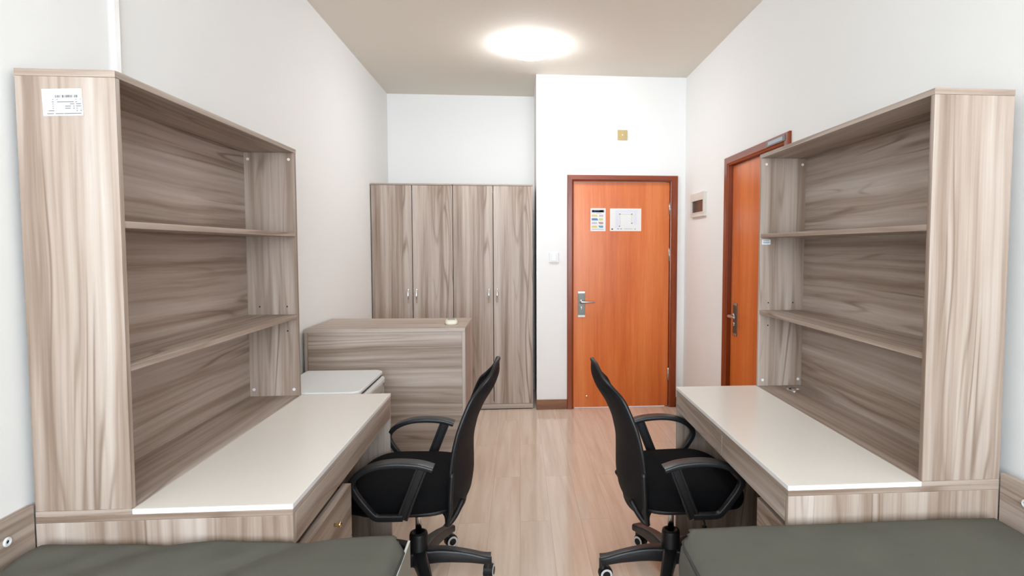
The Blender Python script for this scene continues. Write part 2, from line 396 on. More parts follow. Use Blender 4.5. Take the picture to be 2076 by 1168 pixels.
pc = {n: plain('print_' + n, srgb(*c), .6) for n, c in dict(navy=(52, 66, 86), yellow=(222, 202, 120), rose=(214, 176, 180), blue=(96, 134, 172), green=(190, 208, 138), lilac=(196, 190, 214), brown=(186, 142, 140), teal=(110, 158, 178), grey=(150, 150, 154), cream=(222, 208, 178), pale=(226, 226, 236), dark=(72, 72, 76)).items()}
flat_sheet('notice_sheet', 0.629, 0.763, 1.586, 1.789, yl, [
    (.08, .08, .90, .18, 1), (.14, .10, .24, .16, 10), (.30, .125, .62, .165, 9), (.62, .085, .82, .165, 10), (.22, .215, .25, .235, 11), (.34, .215, .72, .228, 9),
    (.08, .285, .42, .37, 2, .08), (.56, .285, .84, .37, 3, .0), (.08, .435, .44, .53, 4, .08), (.56, .435, .82, .53, 5, 0), (.08, .60, .40, .69, 6, .06), (.50, .60, .84, .69, 7, -.1),
    (.08, .755, .44, .85, 2, -.0), (.50, .755, .84, .85, 8, -.1), (.08, .905, .86, .925, 8)],
    ['paper'] + [pc[n] for n in ('navy', 'yellow', 'rose', 'blue', 'green', 'lilac', 'brown', 'teal', 'grey', 'cream', 'dark')],
    'small portrait notice with coloured bands taped on the entrance door', 'notice')
plan = [(.17, .07, .88, .17, 1), (.17, .17, .27, .86, 1), (.78, .17, .86, .72, 1), (.30, .255, .70, .262, 2), (.318, .27, .325, .80, 2), (.695, .27, .70, .66, 2)]
plan += [(.19, .30 + .05 * i, .30, .303 + .05 * i, 2) for i in range(11)] + [(.72, .30 + .05 * i, .80, .303 + .05 * i, 2) for i in range(8)]
plan += [(x - .02, y - .017, x + .02, y + .017, 3) for x, y in ((.31, .25), (.70, .25), (.70, .655), (.305, .785))]
plan += [(.045, .885, .10, .945, 3), (.23, .885, .29, .925, 2), (.33, .885, .38, .925, 2), (.45, .90, .72, .915, 2), (.79, .885, .82, .93, 2)]
flat_sheet('floor_plan_sheet', 0.802, 1.083, 1.588, 1.788, yl, plan, ['paper', pc['pale'], pc['grey'], pc['dark']],
           'white landscape floor plan sheet taped on the entrance door right of the notice', 'sheet')

# wall fittings
def plate_box(name, x, z, s, y, mat, label, cat):
    t = thing(name, (x, y, z), label, cat)
    box('plate', x - s, x + s, y - .010, y, z - s, z + s, mat, t, bevel=.003)
    return t
t = plate_box('light_switch', 0.304, 1.353, 0.043, YD, 'white_plastic', 'white square light switch on the wall beside the entrance door', 'light switch')
box('rocker', 0.304 - .018, 0.304 + .018, YD - .0135, YD - .009, 1.353 - .03, 1.353 + .03, 'edge_white', t, bevel=.002)
t = plate_box('junction_cover', 0.906, 2.429, 0.043, YD, 'beige_plastic', 'small beige square cover plate high on the wall above the entrance door', 'cover plate')
bm = bmesh.new(); tube(bm, [(0, -.0100, 0), (0, -.0125, 0)], .006, 0, 16); bm_obj('centre_screw', bm, 'cap', t)
box('raised_panel', 0.906 - .028, 0.906 + .028, YD - .012, YD - .009, 2.429 - .028, 2.429 + .028, 'beige_plastic', t, bevel=.001)
t = thing('breaker_box', (WR, 4.70, 1.79), 'white electrical breaker box with dark window on the right wall', 'breaker box')
bm = bmesh.new(); y0, y1, z0, z1 = 4.515 - 4.70, 4.886 - 4.70, 1.694 - 1.79, 1.888 - 1.79
hy0, hy1, hz0, hz1 = y0 + .035, y1 - .035, z0 + .036, z1 - .062
for a, b in (((y0, z0), (y1, hz0)), ((y0, hz1), (y1, z1)), ((y0, hz0), (hy0, hz1)), ((hy1, hz0), (y1, hz1))): add_box(bm, (-.022, a[0], a[1]), (0, b[0], b[1]))
bmesh.ops.remove_doubles(bm, verts=bm.verts, dist=1e-5); bm_obj('cover', bm, plain('breaker_cover', srgb(226, 223, 215), .4), t)
box('window', WR - .014, WR - .004, 4.70 + hy0, 4.70 + hy1, 1.79 + hz0, 1.79 + hz1, 'smoke', t, bevel=0)
box('trim_lip', WR - .026, WR - .020, 4.70 + hy0 - .004, 4.70 + hy1 + .004, 1.79 + hz0 - .006, 1.79 + hz0, 'white_plastic', t, bevel=0)
tag(box('cable_trunking', WL, WL + .014, 1.972, 1.998, 0.9, ZC - .001, 'edge_white', bevel=.002), 'thin white vertical cable trunking on the left wall above the bookcase', 'cable trunking')

# ceiling lamp
t = thing('ceiling_lamp', (0.085, 4.40, ZC), 'round white ceiling lamp, lit', 'ceiling lamp')
bm = bmesh.new(); lathe(bm, [(0.165, -0.002), (0.165, -0.022), (0.15, -0.022), (0.15, -0.002)], k=64); bm_obj('base_ring', bm, 'white_plastic', t, smooth=True)
bm = bmesh.new(); R = 0.175
lathe(bm, [(0.160, -0.014), (R, -0.020), (R + .003, -0.034)] + [(R * math.cos(a), -0.040 - 0.05 * math.sin(a)) for a in [math.radians(x) for x in (8, 20, 32, 44, 56, 68, 80)]] + [(0.0, -0.0905)], k=64)
bm_obj('diffuser', bm, 'lamp', t, smooth=True)

# ------------------------------------------------------------------ desks and bookcases
def cyl_between(bm, a, b, r, k=16, mi=0): tube(bm, [Vector(a), Vector(b)], r, mi, k)
LU = dict(s=-1, xw=-1.2606, xb=-1.0216, xf=-0.6102, y0=1.5847, y1=2.7832, top=1.8885)
RU = dict(s=1, xw=1.427, xb=1.1841, xf=0.7751, y0=1.5984, y1=2.8099, top=1.8965)
T = 0.018
def desk(u, label):
    s, xw, xb, xf, y0, y1 = u['s'], u['xw'], u['xb'], u['xf'], u['y0'], u['y1']
    t = thing('desk', ((xw + xf) / 2, (y0 + y1) / 2, 0), label, 'desk', 'desks')
    box('deck_board', xw, xf + s * .001, y0, y1, .720, .7355, 'wood_y', t)
    ne = .7195
    side = lambda ya, yb: box('side_panel', xw, xf + s * .001, ya, yb, 0, ne, 'wood_z', t)
    side(y0, y0 + T); side(y1 - T, y1)
    # cream top with its white edge
    ox, oy, oz = t.location
    bm = bmesh.new(); add_box(bm, (xb - ox - s * .0007, y0 - oy, .7357), (xf - ox, y1 - oy, .750))
    for f in bm.faces:
        if f.normal.z < .5 and abs(f.calc_center_median().z - .75) > 1e-4: f.material_index = 1
    bm_obj('desktop', bm, ['desk_white', 'edge_white'], t, bevel=.001)
    box('modesty_panel', xw - s * .03, xw - s * .045, y0 + T, y1 - T, .08, .719, 'wood_y', t)
    # apron: two drawer fronts on the right-hand desk, one long board on the other
    xa0, xa1 = xf + s * .0005, xf + s * .018
    if s > 0:
        a = box('drawer', xa0, xa1, 2.155, y1 - T - .001, .636, .7185, 'wood_y', t)
        b = box('apron_panel', xa0, xa1, y0 + T + .001, 2.151, .636, .7185, 'wood_y', t)
    else:
        box('apron_panel', xa0, xa1, y0 + T + .001, y1 - T - .001, .634, .7185, 'wood_y', t)
    # pedestal cabinet
    py0, py1 = y0 + T + .002, (2.085 if s < 0 else 1.862)
    pb = bmesh.new()
    X0, X1 = sorted((xw - s * .05, xf + s * (.02 if s < 0 else .037)))
    for bx in ((X0, py0, .05, X1, py0 + .016, .588), (X0, py1 - .016, .05, X1, py1, .588), (X0, py0, .572, X1, py1, .588), (X0, py0, .05, X1, py1, .066), (X0 + .02, py0 + .02, 0, X1 - .02, py1 - .02, .05)):
        add_box(pb, (bx[0] - ox, bx[1] - oy, bx[2]), (bx[3] - ox, bx[4] - oy, bx[5]))
    bm_obj('pedestal', pb, 'wood_y', t)
    xd0, xd1 = (xf + s * .019, xf - s * .010) if s < 0 else (xf + s * .036, xf + s * .020)
    for z0, z1 in ((.415, .602), (.235, .411), (.055, .231)):
        dr = box('drawer', xd0, xd1, py0 + .001, py1 - .001, z0, z1, 'wood_y', t)
        kx, ky, kz = xd1, (1.890 if s < 0 else 1.75), (z0 + z1) / 2 + .035
        bm = bmesh.new(); o = Vector((ox, oy, 0))
        lathe(bm, [(0.006, 0), (0.004, -s * 0.010), (0.009, -s * 0.015), (0.010, -s * 0.020), (0.007, -s * 0.023), (0, -s * 0.024)], Vector((kx, ky, kz)) - o, 'x', 20)
        bm_obj('knob', bm, 'brass', dr, smooth=True)
    return t
desk(LU, 'cream topped wood laminate desk on the left side of the room')
desk(RU, 'cream topped wood laminate desk on the right side of the room')

def bookcase(u, label):
    s, xw, xb, y0, y1, top = u['s'], u['xw'], u['xb'], u['y0'], u['y1'], u['top']
    t = thing('bookcase', ((xw + xb) / 2, (y0 + y1) / 2, .7357), label, 'bookcase', 'bookcases standing on the desks')
    base = box('base_panel', xw, xb, y0, y1, .7357, .7507, 'wood_y', t)
    box('side_panel', xw, xb, y0 + .0005, y0 + T, .7509, top - T, 'wood_z', t)
    far = box('side_panel', xw, xb, y1 - T, y1 - .0005, .7509, top - T, 'wood_z', t)
    box('top_panel', xw, xb - s * .001, y0 - .001, y1 + .001, top - T, top, 'wood_y', t)
    box('back_panel', xw - s * .006, xw - s * .018, y0 + T, y1 - T, .7509, top - T, 'wood_y', t)
    for z in (1.5082, 1.131): box('shelf', xw - s * .018, xb + s * .002, y0 + T + .0003, y1 - T - .0003, z - T, z, 'wood_y', t)
    o = t.location
    xin, xout = xw - s * .035, xb + s * .025
    ya = y1 - T
    for x, z, nm, mt, r in ((xin, top - .048, 'screw_cap', 'cap', .0065), (xout, top - .048, 'screw_cap', 'cap', .0065), (xin + (-s) * .0, .783, 'screw_cap', 'white_plastic', .0068), (xout, .781, 'screw_cap', 'white_plastic', .0068),
                            (xout + s * .022, 1.168, 'peg_hole', 'void', .0035), (xin - s * .035, 1.168, 'peg_hole', 'void', .0035), (xout + s * .022, 1.055, 'peg_hole', 'void', .0035)):
        bm = bmesh.new(); cyl_between(bm, Vector((x, ya - .0015 if nm == 'screw_cap' else ya - .0004, z)) - o, Vector((x, ya + .001, z)) - o, r)
        bm_obj(nm, bm, mt, far)
    return t
bookcase(LU, 'wood laminate bookcase standing on the left desk with paper label on its end panel')
br_ = bookcase(RU, 'wood laminate bookcase standing on the right desk, in front of the side door')
bm = bmesh.new(); c = Vector((1.325, 2.70, .7507)) - br_.location
lathe(bm, [(0.032, 0), (0.032, .003), (0.026, .005), (0.022, .005), (0.022, .001), (0, .001)], c, 'z', 32)
for f in bm.faces:
    if f.calc_center_median().z < c.z + .0025 and (f.calc_center_median().xy - c.xy).length < .02: f.material_index = 1
gr = bm_obj('cable_grommet', bm, ['chrome', 'void'], br_, smooth=False)
bm = bmesh.new(); add_box(bm, (c.x - .012, c.y - .021, c.z + .0045), (c.x + .02, c.y + .003, c.z + .0065)); bm_obj('grommet_lid', bm, 'chrome', gr, bevel=.001)

# paper labels on the bookcases
def label_sheet():
    items = []
    rnd = random.Random(2)
    x = .33
    while x < .90:
        w = rnd.choice((.008, .012, .02)); items.append((x, .235, min(x + w, .92), .33, 1)); x += w + rnd.choice((.006, .010, .02))
    for v, segs in ((.385, ((.25, .28), (.36, .39), (.83, .86), (.95, .97))), (.475, ((.24, .29), (.37, .47), (.47, .79), (.83, .87))), (.55, ((.25, .28), (.69, .80), (.84, .97))),
                    (.635, ((.25, .28), (.56, .71), (.77, .80), (.84, .97))), (.715, ((.25, .28), (.56, .70), (.76, .80), (.84, .88), (.95, .97))), (.80, ((.14, .29), (.84, .88), (.94, .98))), (.905, ((.10, .27), (.31, .52), (.53, .96)))):
        for a, b in segs: items.append((a, v, b, v + .024, 1))
    return items
s1 = flat_sheet('asset_label', -1.196, -1.101, 1.772, 1.8395, LU['y0'] + .0004, label_sheet(), [plain('label_paper', srgb(216, 216, 216), .8), pc['dark'], pc['grey']],
                'white paper label with barcode stuck on the end of the left bookcase', 'label', tilt=-0.035)
s2 = flat_sheet('small_sticker', 1.193, 1.236, 1.456, 1.481, RU['y1'] - T, [(.12, .20, .85, .34, 1), (.12, .55, .90, .72, 2)], ['paper', pc['grey'], pc['teal']],
                'tiny white sticker inside the right bookcase below its upper shelf', 'label')

# ------------------------------------------------------------------ wardrobes
def wardrobe(x0, x1, label):
    y0, y1, top = 5.144, 5.72, 1.9935
    t = thing('wardrobe', ((x0 + x1) / 2, (y0 + y1) / 2, 0), label, 'wardrobe', 'two-door wardrobes in the alcove'); ox, oy = t.location[:2]
    bm = bmesh.new()
    for b in ((x0, y0 + .018, .008, x0 + T, y1, top - T), (x1 - T, y0 + .018, .008, x1, y1, top - T), (x0, y1 - .008, .05, x1, y1, top - T), (x0 + T, y0 + .02, .05, x1 - T, y1 - .008, .068)):
        add_box(bm, (b[0] - ox, b[1] - oy, b[2]), (b[3] - ox, b[4] - oy, b[5]))
    bm_obj('carcass', bm, 'wood_z', t)
    box('top_panel', x0, x1, y0 - .002, y1, top - .013, top, 'wood_x', t)
    box('plinth', x0 + .001, x1 - .001, y0 + .001, y0 + .019, .008, .050, 'wood_x', t)
    box('plinth_foot', x0 + .01, x1 - .01, y0 + .01, y0 + .03, 0, .009, 'void', t, bevel=0)
    xm = (x0 + x1) / 2
    for k, (a, b, hx) in enumerate(((x0 + .002, xm - .003, xm - .038), (xm + .003, x1 - .001, xm + .034))):
        dr = box('door', a, b, y0, y0 + .0175, .053, top - .0155, 'wood_z', t, bevel=.001)
        bm = bmesh.new(); zc = 1.02; o = Vector((ox, oy, 0))
        pts = smooth_pts([Vector((hx, y0, zc + .064)), Vector((hx, y0 - .014, zc + .055)), Vector((hx, y0 - .026, zc + .02)), Vector((hx, y0 - .026, zc - .02)), Vector((hx, y0 - .014, zc - .055)), Vector((hx, y0, zc - .064))], 5)
        sweep(bm, [p - o for p in pts], lambda i, n: circ(.0045 + .003 * math.sin(math.pi * i / (n - 1)), 10, .007 + .003 * math.sin(math.pi * i / (n - 1))), up=(0, -1, 0))
        bm_obj('handle', bm, 'chrome', dr, smooth=True)
    return t
wardrobe(-1.2716, -0.5785, 'left two-door wood laminate wardrobe, mostly behind the low cabinet')
wardrobe(-0.5755, 0.119, 'right two-door wood laminate wardrobe beside the wall corner near the entrance')

# ------------------------------------------------------------------ low cabinet, fridge, remote
K = .48 / .44
cx0, cx1, cy0, cy1, cz = -1.262, -.325, 3.50, 4.01, .96
t = thing('cabinet', ((cx0 + cx1) / 2, (cy0 + cy1) / 2, 0), 'low wood laminate cabinet standing in front of the wardrobes', 'cabinet')
box('top_panel', cx0, cx1, cy0, cy1, cz - .022, cz, 'wood_x', t)
box('side_panel', cx0, cx0 + .020, cy0, cy1, 0, cz - .0222, 'wood_z', t)
box('side_panel', cx1 - .020, cx1, cy0, cy1, 0, cz - .0222, 'wood_z', t)
box('back_panel', cx0 + .0203, cx1 - .0203, cy0 + .004, cy0 + .02, 0.0, cz - .0225, 'wood_x', t)
xm = (cx0 + cx1) / 2
for a, b, h in ((cx0 + .002, xm - .002, xm - .03), (xm + .002, cx1 - .002, xm + .03)):
    dr = box('door', a, b, cy1 + .0003, cy1 + .018, .06, cz - .004, 'wood_z', t)
    bm = bmesh.new(); o = t.location; tube(bm, [Vector(p) - o for p in smooth_pts([(h, cy1 + .018, .60), (h, cy1 + .042, .58), (h, cy1 + .042, .52), (h, cy1 + .018, .50)], 4)], .004, 0, 8); bm_obj('handle', bm, 'chrome', dr, smooth=True)
box('bottom_panel', cx0 + .0203, cx1 - .0203, cy0 + .0203, cy1, .04, .058, 'wood_x', t)

fx0, fx1, fy0, fy1, fz = -1.19, -.766, 2.815, 3.335, .75
t = thing('mini_fridge', ((fx0 + fx1) / 2, (fy0 + fy1) / 2, 0), 'pale grey mini fridge between the left desk and the low cabinet', 'fridge'); o = t.location
box('body', fx0, fx1 - .045, fy0 + .005, fy1 - .005, .02, fz - .024, 'fridge', t, bevel=.006)
bm = bmesh.new()   # top cover, front edge overhangs
pts = []
r = .05
for (cxx, cyy, a0) in ((fx1 - r, fy1 - r, 0), (fx0 + .02, fy1 - .02, 90), (fx0 + .02, fy0 + .02, 180), (fx1 - r, fy0 + r, 270)):
    rr = r if cxx > -1 else .02
    for j in range(9): a = math.radians(a0 + j * 11.25); pts.append((cxx + rr * math.cos(a) - o.x, cyy + rr * math.sin(a) - o.y))
lo_ = [bm.verts.new((x, y, fz - .020)) for x, y in pts]; hi_ = [bm.verts.new((x, y, fz)) for x, y in pts]
bm.faces.new(hi_); bm.faces.new(lo_[::-1])
for j in range(len(pts)): bm.faces.new((lo_[j], lo_[(j + 1) % len(pts)], hi_[(j + 1) % len(pts)], hi_[j]))
bm_obj('top_cover', bm, 'fridge', t, bevel=.006, seg=3)
box('seal_gap', fx0 + .01, fx1 - .012, fy0 + .012, fy1 - .012, fz - .034, fz - .0195, 'void', t, bevel=0)
dr = box('fridge_door', fx1 - .042, fx1 + .002, fy0 + .006, fy1 - .006, .03, fz - .066, 'fridge_side', t, bevel=.008)
box('door_cap', fx1 - .042, fx1 + .006, fy0 + .004, fy1 - .004, fz - .072, fz - .034, 'fridge', t, bevel=.012)
box('door_hinge', fx1 - .02, fx1 + .010, fy1 - .045, fy1 - .012, fz - .085, fz - .060, 'steel', t, bevel=.003)
box('handle_recess', fx1 + .0015, fx1 + .0035, fy1 - .12, fy1 - .07, .40, fz - .10, 'steel', dr, bevel=.001)
for x in (fx0 + .04, fx1 - .06):
    for y in (fy0 + .04, fy1 - .04):
        bm = bmesh.new(); lathe(bm, [(.014, 0), (.014, .021)], Vector((x, y, 0)) - o, k=16); bm_obj('foot', bm, 'black', t)

rx, ry = (-.426 - .385) / 2 * K, 3.40 * K
t = thing('remote_control', (rx + .012, ry, cz), 'cream white air conditioner remote lying on the low cabinet', 'remote control', rz=math.radians(8))
bm = bmesh.new()
out = []
for j in range(28):
    a = 2 * math.pi * j / 28; c_, s_ = math.cos(a), math.sin(a)
    out.append((.038 * math.copysign(abs(c_) ** .6, c_) * (1 - .12 * s_), .075 * math.copysign(abs(s_) ** .7, s_)))
rings = []
for sc_, z in ((.9, 0), (1, .005), (1, .015), (.93, .021), (.8, .023)): rings.append([bm.verts.new((x * sc_, y * (.5 + .5 * sc_), z)) for x, y in out])
for a, b in zip(rings, rings[1:]):
    for j in range(28): bm.faces.new((a[j], a[(j + 1) % 28], b[(j + 1) % 28], b[j]))
bm.faces.new(rings[0][::-1]); bm.faces.new(rings[-1])
bm_obj('shell', bm, plain('cream_plastic', srgb(240, 236, 214), .35), t, smooth=True)
bm = bmesh.new(); add_box(bm, (-.023, .012, .0225), (.023, .052, .0242)); bm_obj('display', bm, plain('lcd_green_grey', srgb(138, 148, 130), .2), t, bevel=.001)
bm = bmesh.new()
for i in range(3):
    for j in range(2): add_box(bm, (-.02 + .016 * i - .0, -.05 + .022 * j, .0225), (-.02 + .016 * i + .010, -.05 + .022 * j + .012, .0245))
bm_obj('buttons', bm, 'white_plastic', t, bevel=.001)

# ------------------------------------------------------------------ beds
YH = -0.45
def bed(s, xwall, xin, yend, label, board_top):
    """s=-1 left, +1 right; xwall = face of the wall board, xin = aisle edge"""
    t = thing('bed', ((xwall + xin) / 2, (YH + yend) / 2, 0), label, 'bed', 'beds in front of the desks'); o = t.location
    wb = box('wall_board', xwall, xwall + s * .0175, YH, yend - .001, .30, .771, 'wood_y', t)
    sb = box('side_board', xin, xin + s * .006, YH, yend - .004, .22, board_top - .002, 'board_grey', t)
    box('edge_band', xin - s * .0004, xin + s * .0064, YH, yend - .004, board_top - .002, board_top + .0005, 'band_grey', sb, bevel=.001)
    box('end_panel', xin + s * .0185, xwall - s * .0005, yend - .02, yend - .003, .0, .60, 'wood_x', t)
    box('end_panel', xin + s * .0185, xwall - s * .0005, YH, YH + .018, .0, .60, 'wood_x', t)
    box('platform', xin + s * .0185, xwall - s * .0005, YH + .018, yend - .02, .44, .455, 'wood_y', t)
    for k in range(3):
        a = YH + .02 + k * (yend - .02 - YH) / 3
        box('drawer', xin + s * .0185, xin + s * .036, a, a + (yend - .02 - YH) / 3 - .006, .03, .435, 'wood_y', t)
    return t, wb
bl, wbl = bed(-1, -1.2606, -.300, LU['y0'] - .002, 'wood laminate storage bed at the lower left, under the wrinkled mattress', .640)
br2, wbr = bed(1, 1.427, .475, RU['y0'] - .002, 'wood laminate storage bed at the lower right, under the smooth mattress', .45)
def washer(parent, x, y, z, s):
    o = parent_loc(parent); bm = bmesh.new(); c = Vector((x, y, z)) - o
    lathe(bm, [(.0115, 0), (.0115, -s * .0025), (.009, -s * .004), (.0045, -s * .003), (.0045, -s * .001), (0, -s * .001)], c, 'x', 24)
    for f in bm.faces:
        q = f.calc_center_median()
        if math.hypot(q.y - c.y, q.z - c.z) < .0044: f.material_index = 1
    bm_obj('bolt_cap', bm, ['white_plastic', 'void'], parent)
washer(wbl, -1.2606, 1.499, .715, -1); washer(wbr, 1.427, 1.507, .716, 1)

from mathutils import noise
def mattress(s, x0, x1, y0, y1, z0, z1, label, wr, corner_r, side_bulge, folds):
    t = thing('mattress', ((x0 + x1) / 2, (y0 + y1) / 2, z0), label, 'mattress', 'bed mattresses'); o = t.location
    nx, ny, nz = 90, 130, 14
    bm = bmesh.new(); R = .035 if s < 0 else .050
    hx, hy, hz = (x1 - x0) / 2, (y1 - y0) / 2, (z1 - z0) / 2
    cache = {}
    def P(i, j, k):
        key = (i, j, k)
        if key in cache: return cache[key]
        x, y, z = (i / nx * 2 - 1) * hx, (j / ny * 2 - 1) * hy, (k / nz * 2 - 1) * hz
        # rounded box with rounder plan corners
        rc = corner_r
        qx, qy = max(abs(x) - (hx - rc), 0), max(abs(y) - (hy - rc), 0)
        l = math.hypot(qx, qy)
        if l > rc and qx > 0 and qy > 0:
            x = math.copysign(hx - rc + qx * rc / l, x); y = math.copysign(hy - rc + qy * rc / l, y)
        d = min(hx - abs(x), hy - abs(y)); d = max(d, 0) if l <= rc else 0
        e = hz - abs(z)
        # soften the top and bottom rim
        qd, qe = max(R - d, 0), max(R - e, 0); m = math.hypot(qd, qe)
        if m > R and qd > 0 and qe > 0:
            f = R / m; nd = R - qd * f; ne = R - qe * f
            z = math.copysign(hz - ne, z)
            k2 = nd - d
            if hx - abs(x) <= hy - abs(y): x -= math.copysign(k2, x)
            else: y -= math.copysign(k2, y)
        X, Y = x + o.x, y + o.y
        if abs(z) < hz * .999 and d < .02:   # bulging sides
            b = side_bulge * (1 - (z / hz) ** 2) + wr * .7 * noise.noise(Vector((X * 5, Y * 6, z * 12)))
            if abs(abs(x) - hx) < .02: x += math.copysign(b, x)
        if z > 0:
            w = z / hz
            z += w * wr * (noise.noise(Vector((X * 3.2, Y * 2.1, 1.3))) * .8 + noise.noise(Vector((X * 7, Y * 5, 7.7))) * .35)
            z += w * folds(X, Y)
            z += .004 * w * min(1, d / .12) 
        v = bm.verts.new((x, y, z + hz)); cache[key] = v; return v
    def quad(a, b, c, d): bm.faces.new((a, b, c, d))
    for i in range(nx):
        for j in range(ny):
            quad(P(i, j, nz), P(i + 1, j, nz), P(i + 1, j + 1, nz), P(i, j + 1, nz)); quad(P(i, j, 0), P(i, j + 1, 0), P(i + 1, j + 1, 0), P(i + 1, j, 0))
    for k in range(nz):
        for i in range(nx):
            quad(P(i, 0, k), P(i + 1, 0, k), P(i + 1, 0, k + 1), P(i, 0, k + 1)); quad(P(i, ny, k), P(i, ny, k + 1), P(i + 1, ny, k + 1), P(i + 1, ny, k))
        for j in range(ny):
            quad(P(0, j, k), P(0, j, k + 1), P(0, j + 1, k + 1), P(0, j + 1, k)); quad(P(nx, j, k), P(nx, j + 1, k), P(nx, j + 1, k + 1), P(nx, j, k + 1))
    # piping follows the top rim
    rim = []
    kk = nz - 2
    for i in range(0, nx + 1, 3): rim.append(P(i, 0, kk).co.copy())
    for j in range(3, ny + 1, 3): rim.append(P(nx, j, kk).co.copy())
    for i in range(nx - 3, -1, -3): rim.append(P(i, ny, kk).co.copy())
    for j in range(ny - 3, 2, -3): rim.append(P(0, j, kk).co.copy())
    bm_obj('cover', bm, 'mattress', t, smooth=True)
    pb = bmesh.new(); tube(pb, rim, .0045, closed=True, k=8); bm_obj('piping', pb, 'piping', t, smooth=True)
    return t
def gauss(v, s): return math.exp(-(v / s) ** 2)
def folds_l(X, Y):
    f = .010 * gauss((X + 1.20) + .0, .045) * gauss(Y - 1.50, .05) - .008 * gauss(X + 1.12, .03) * gauss(Y - 1.47, .05)
    f += -.010 * gauss((X + .98) - (Y - 1.5) * 1.1, .05) * gauss(Y - 1.35, .35) + .007 * gauss((X + .84) - (Y - 1.5) * 1.0, .06)
    f += -.008 * gauss((X + .62) - (Y - 1.5) * .9, .05)
    return f
mattress(-1, -1.245, -.306, YH + .02, 1.572, .4565, .672, 'wrinkled grey mattress on the left bed', .010, .075, .0, folds_l)
mattress(1, .442, 1.405, YH + .02, 1.582, .4565, .661, 'smooth grey mattress on the right bed', .005, .085, .012, lambda X, Y: .0)

# ------------------------------------------------------------------ office chairs (local: +x is the front, z up, origin under the column)
def interp(tab, z):
    if z <= tab[0][0]: return tab[0][1]
    n = len(tab)
    for i in range(n - 1):
        (a, va), (b, vb) = tab[i], tab[i + 1]
        if z <= b:
            def slope(k):
                if k == 0: return (tab[1][1] - tab[0][1]) / (tab[1][0] - tab[0][0])
                if k == n - 1: return (tab[-1][1] - tab[-2][1]) / (tab[-1][0] - tab[-2][0])
                d0 = (tab[k][1] - tab[k - 1][1]) / (tab[k][0] - tab[k - 1][0]); d1 = (tab[k + 1][1] - tab[k][1]) / (tab[k + 1][0] - tab[k][0])
                return 0 if d0 * d1 <= 0 else 2 * d0 * d1 / (d0 + d1)
            h = b - a; t = (z - a) / h; m0, m1 = slope(i) * h, slope(i + 1) * h
            return (2 * t ** 3 - 3 * t * t + 1) * va + (t ** 3 - 2 * t * t + t) * m0 + (-2 * t ** 3 + 3 * t * t) * vb + (t ** 3 - t * t) * m1
    return tab[-1][1]
EDGE = [(.36, -.160), (.48, -.166), (.59, -.176), (.70, -.198), (.78, -.226), (.84, -.254), (.88, -.290), (.92, -.324), (.96, -.340)]
REAR = [(.34, -.185), (.37, -.200), (.42, -.222), (.50, -.232), (.60, -.231), (.70, -.248), (.78, -.280), (.87, -.332), (.92, -.346), (.96, -.346)]
HALF = [(.36, .165), (.42, .200), (.50, .224), (.62, .229), (.72, .220), (.80, .203), (.840, .190), (.858, .172), (.872, .140), (.89, .128), (.915, .115), (.94, .088), (.96, .050)]
def back_pt(z, v, off=0.0):
    h = interp(HALF, z); xe, xc = interp(EDGE, z), interp(REAR, z)
    x = xc + (xe - xc) * abs(v) ** 2.2
    return Vector((x + off, h * v, z))
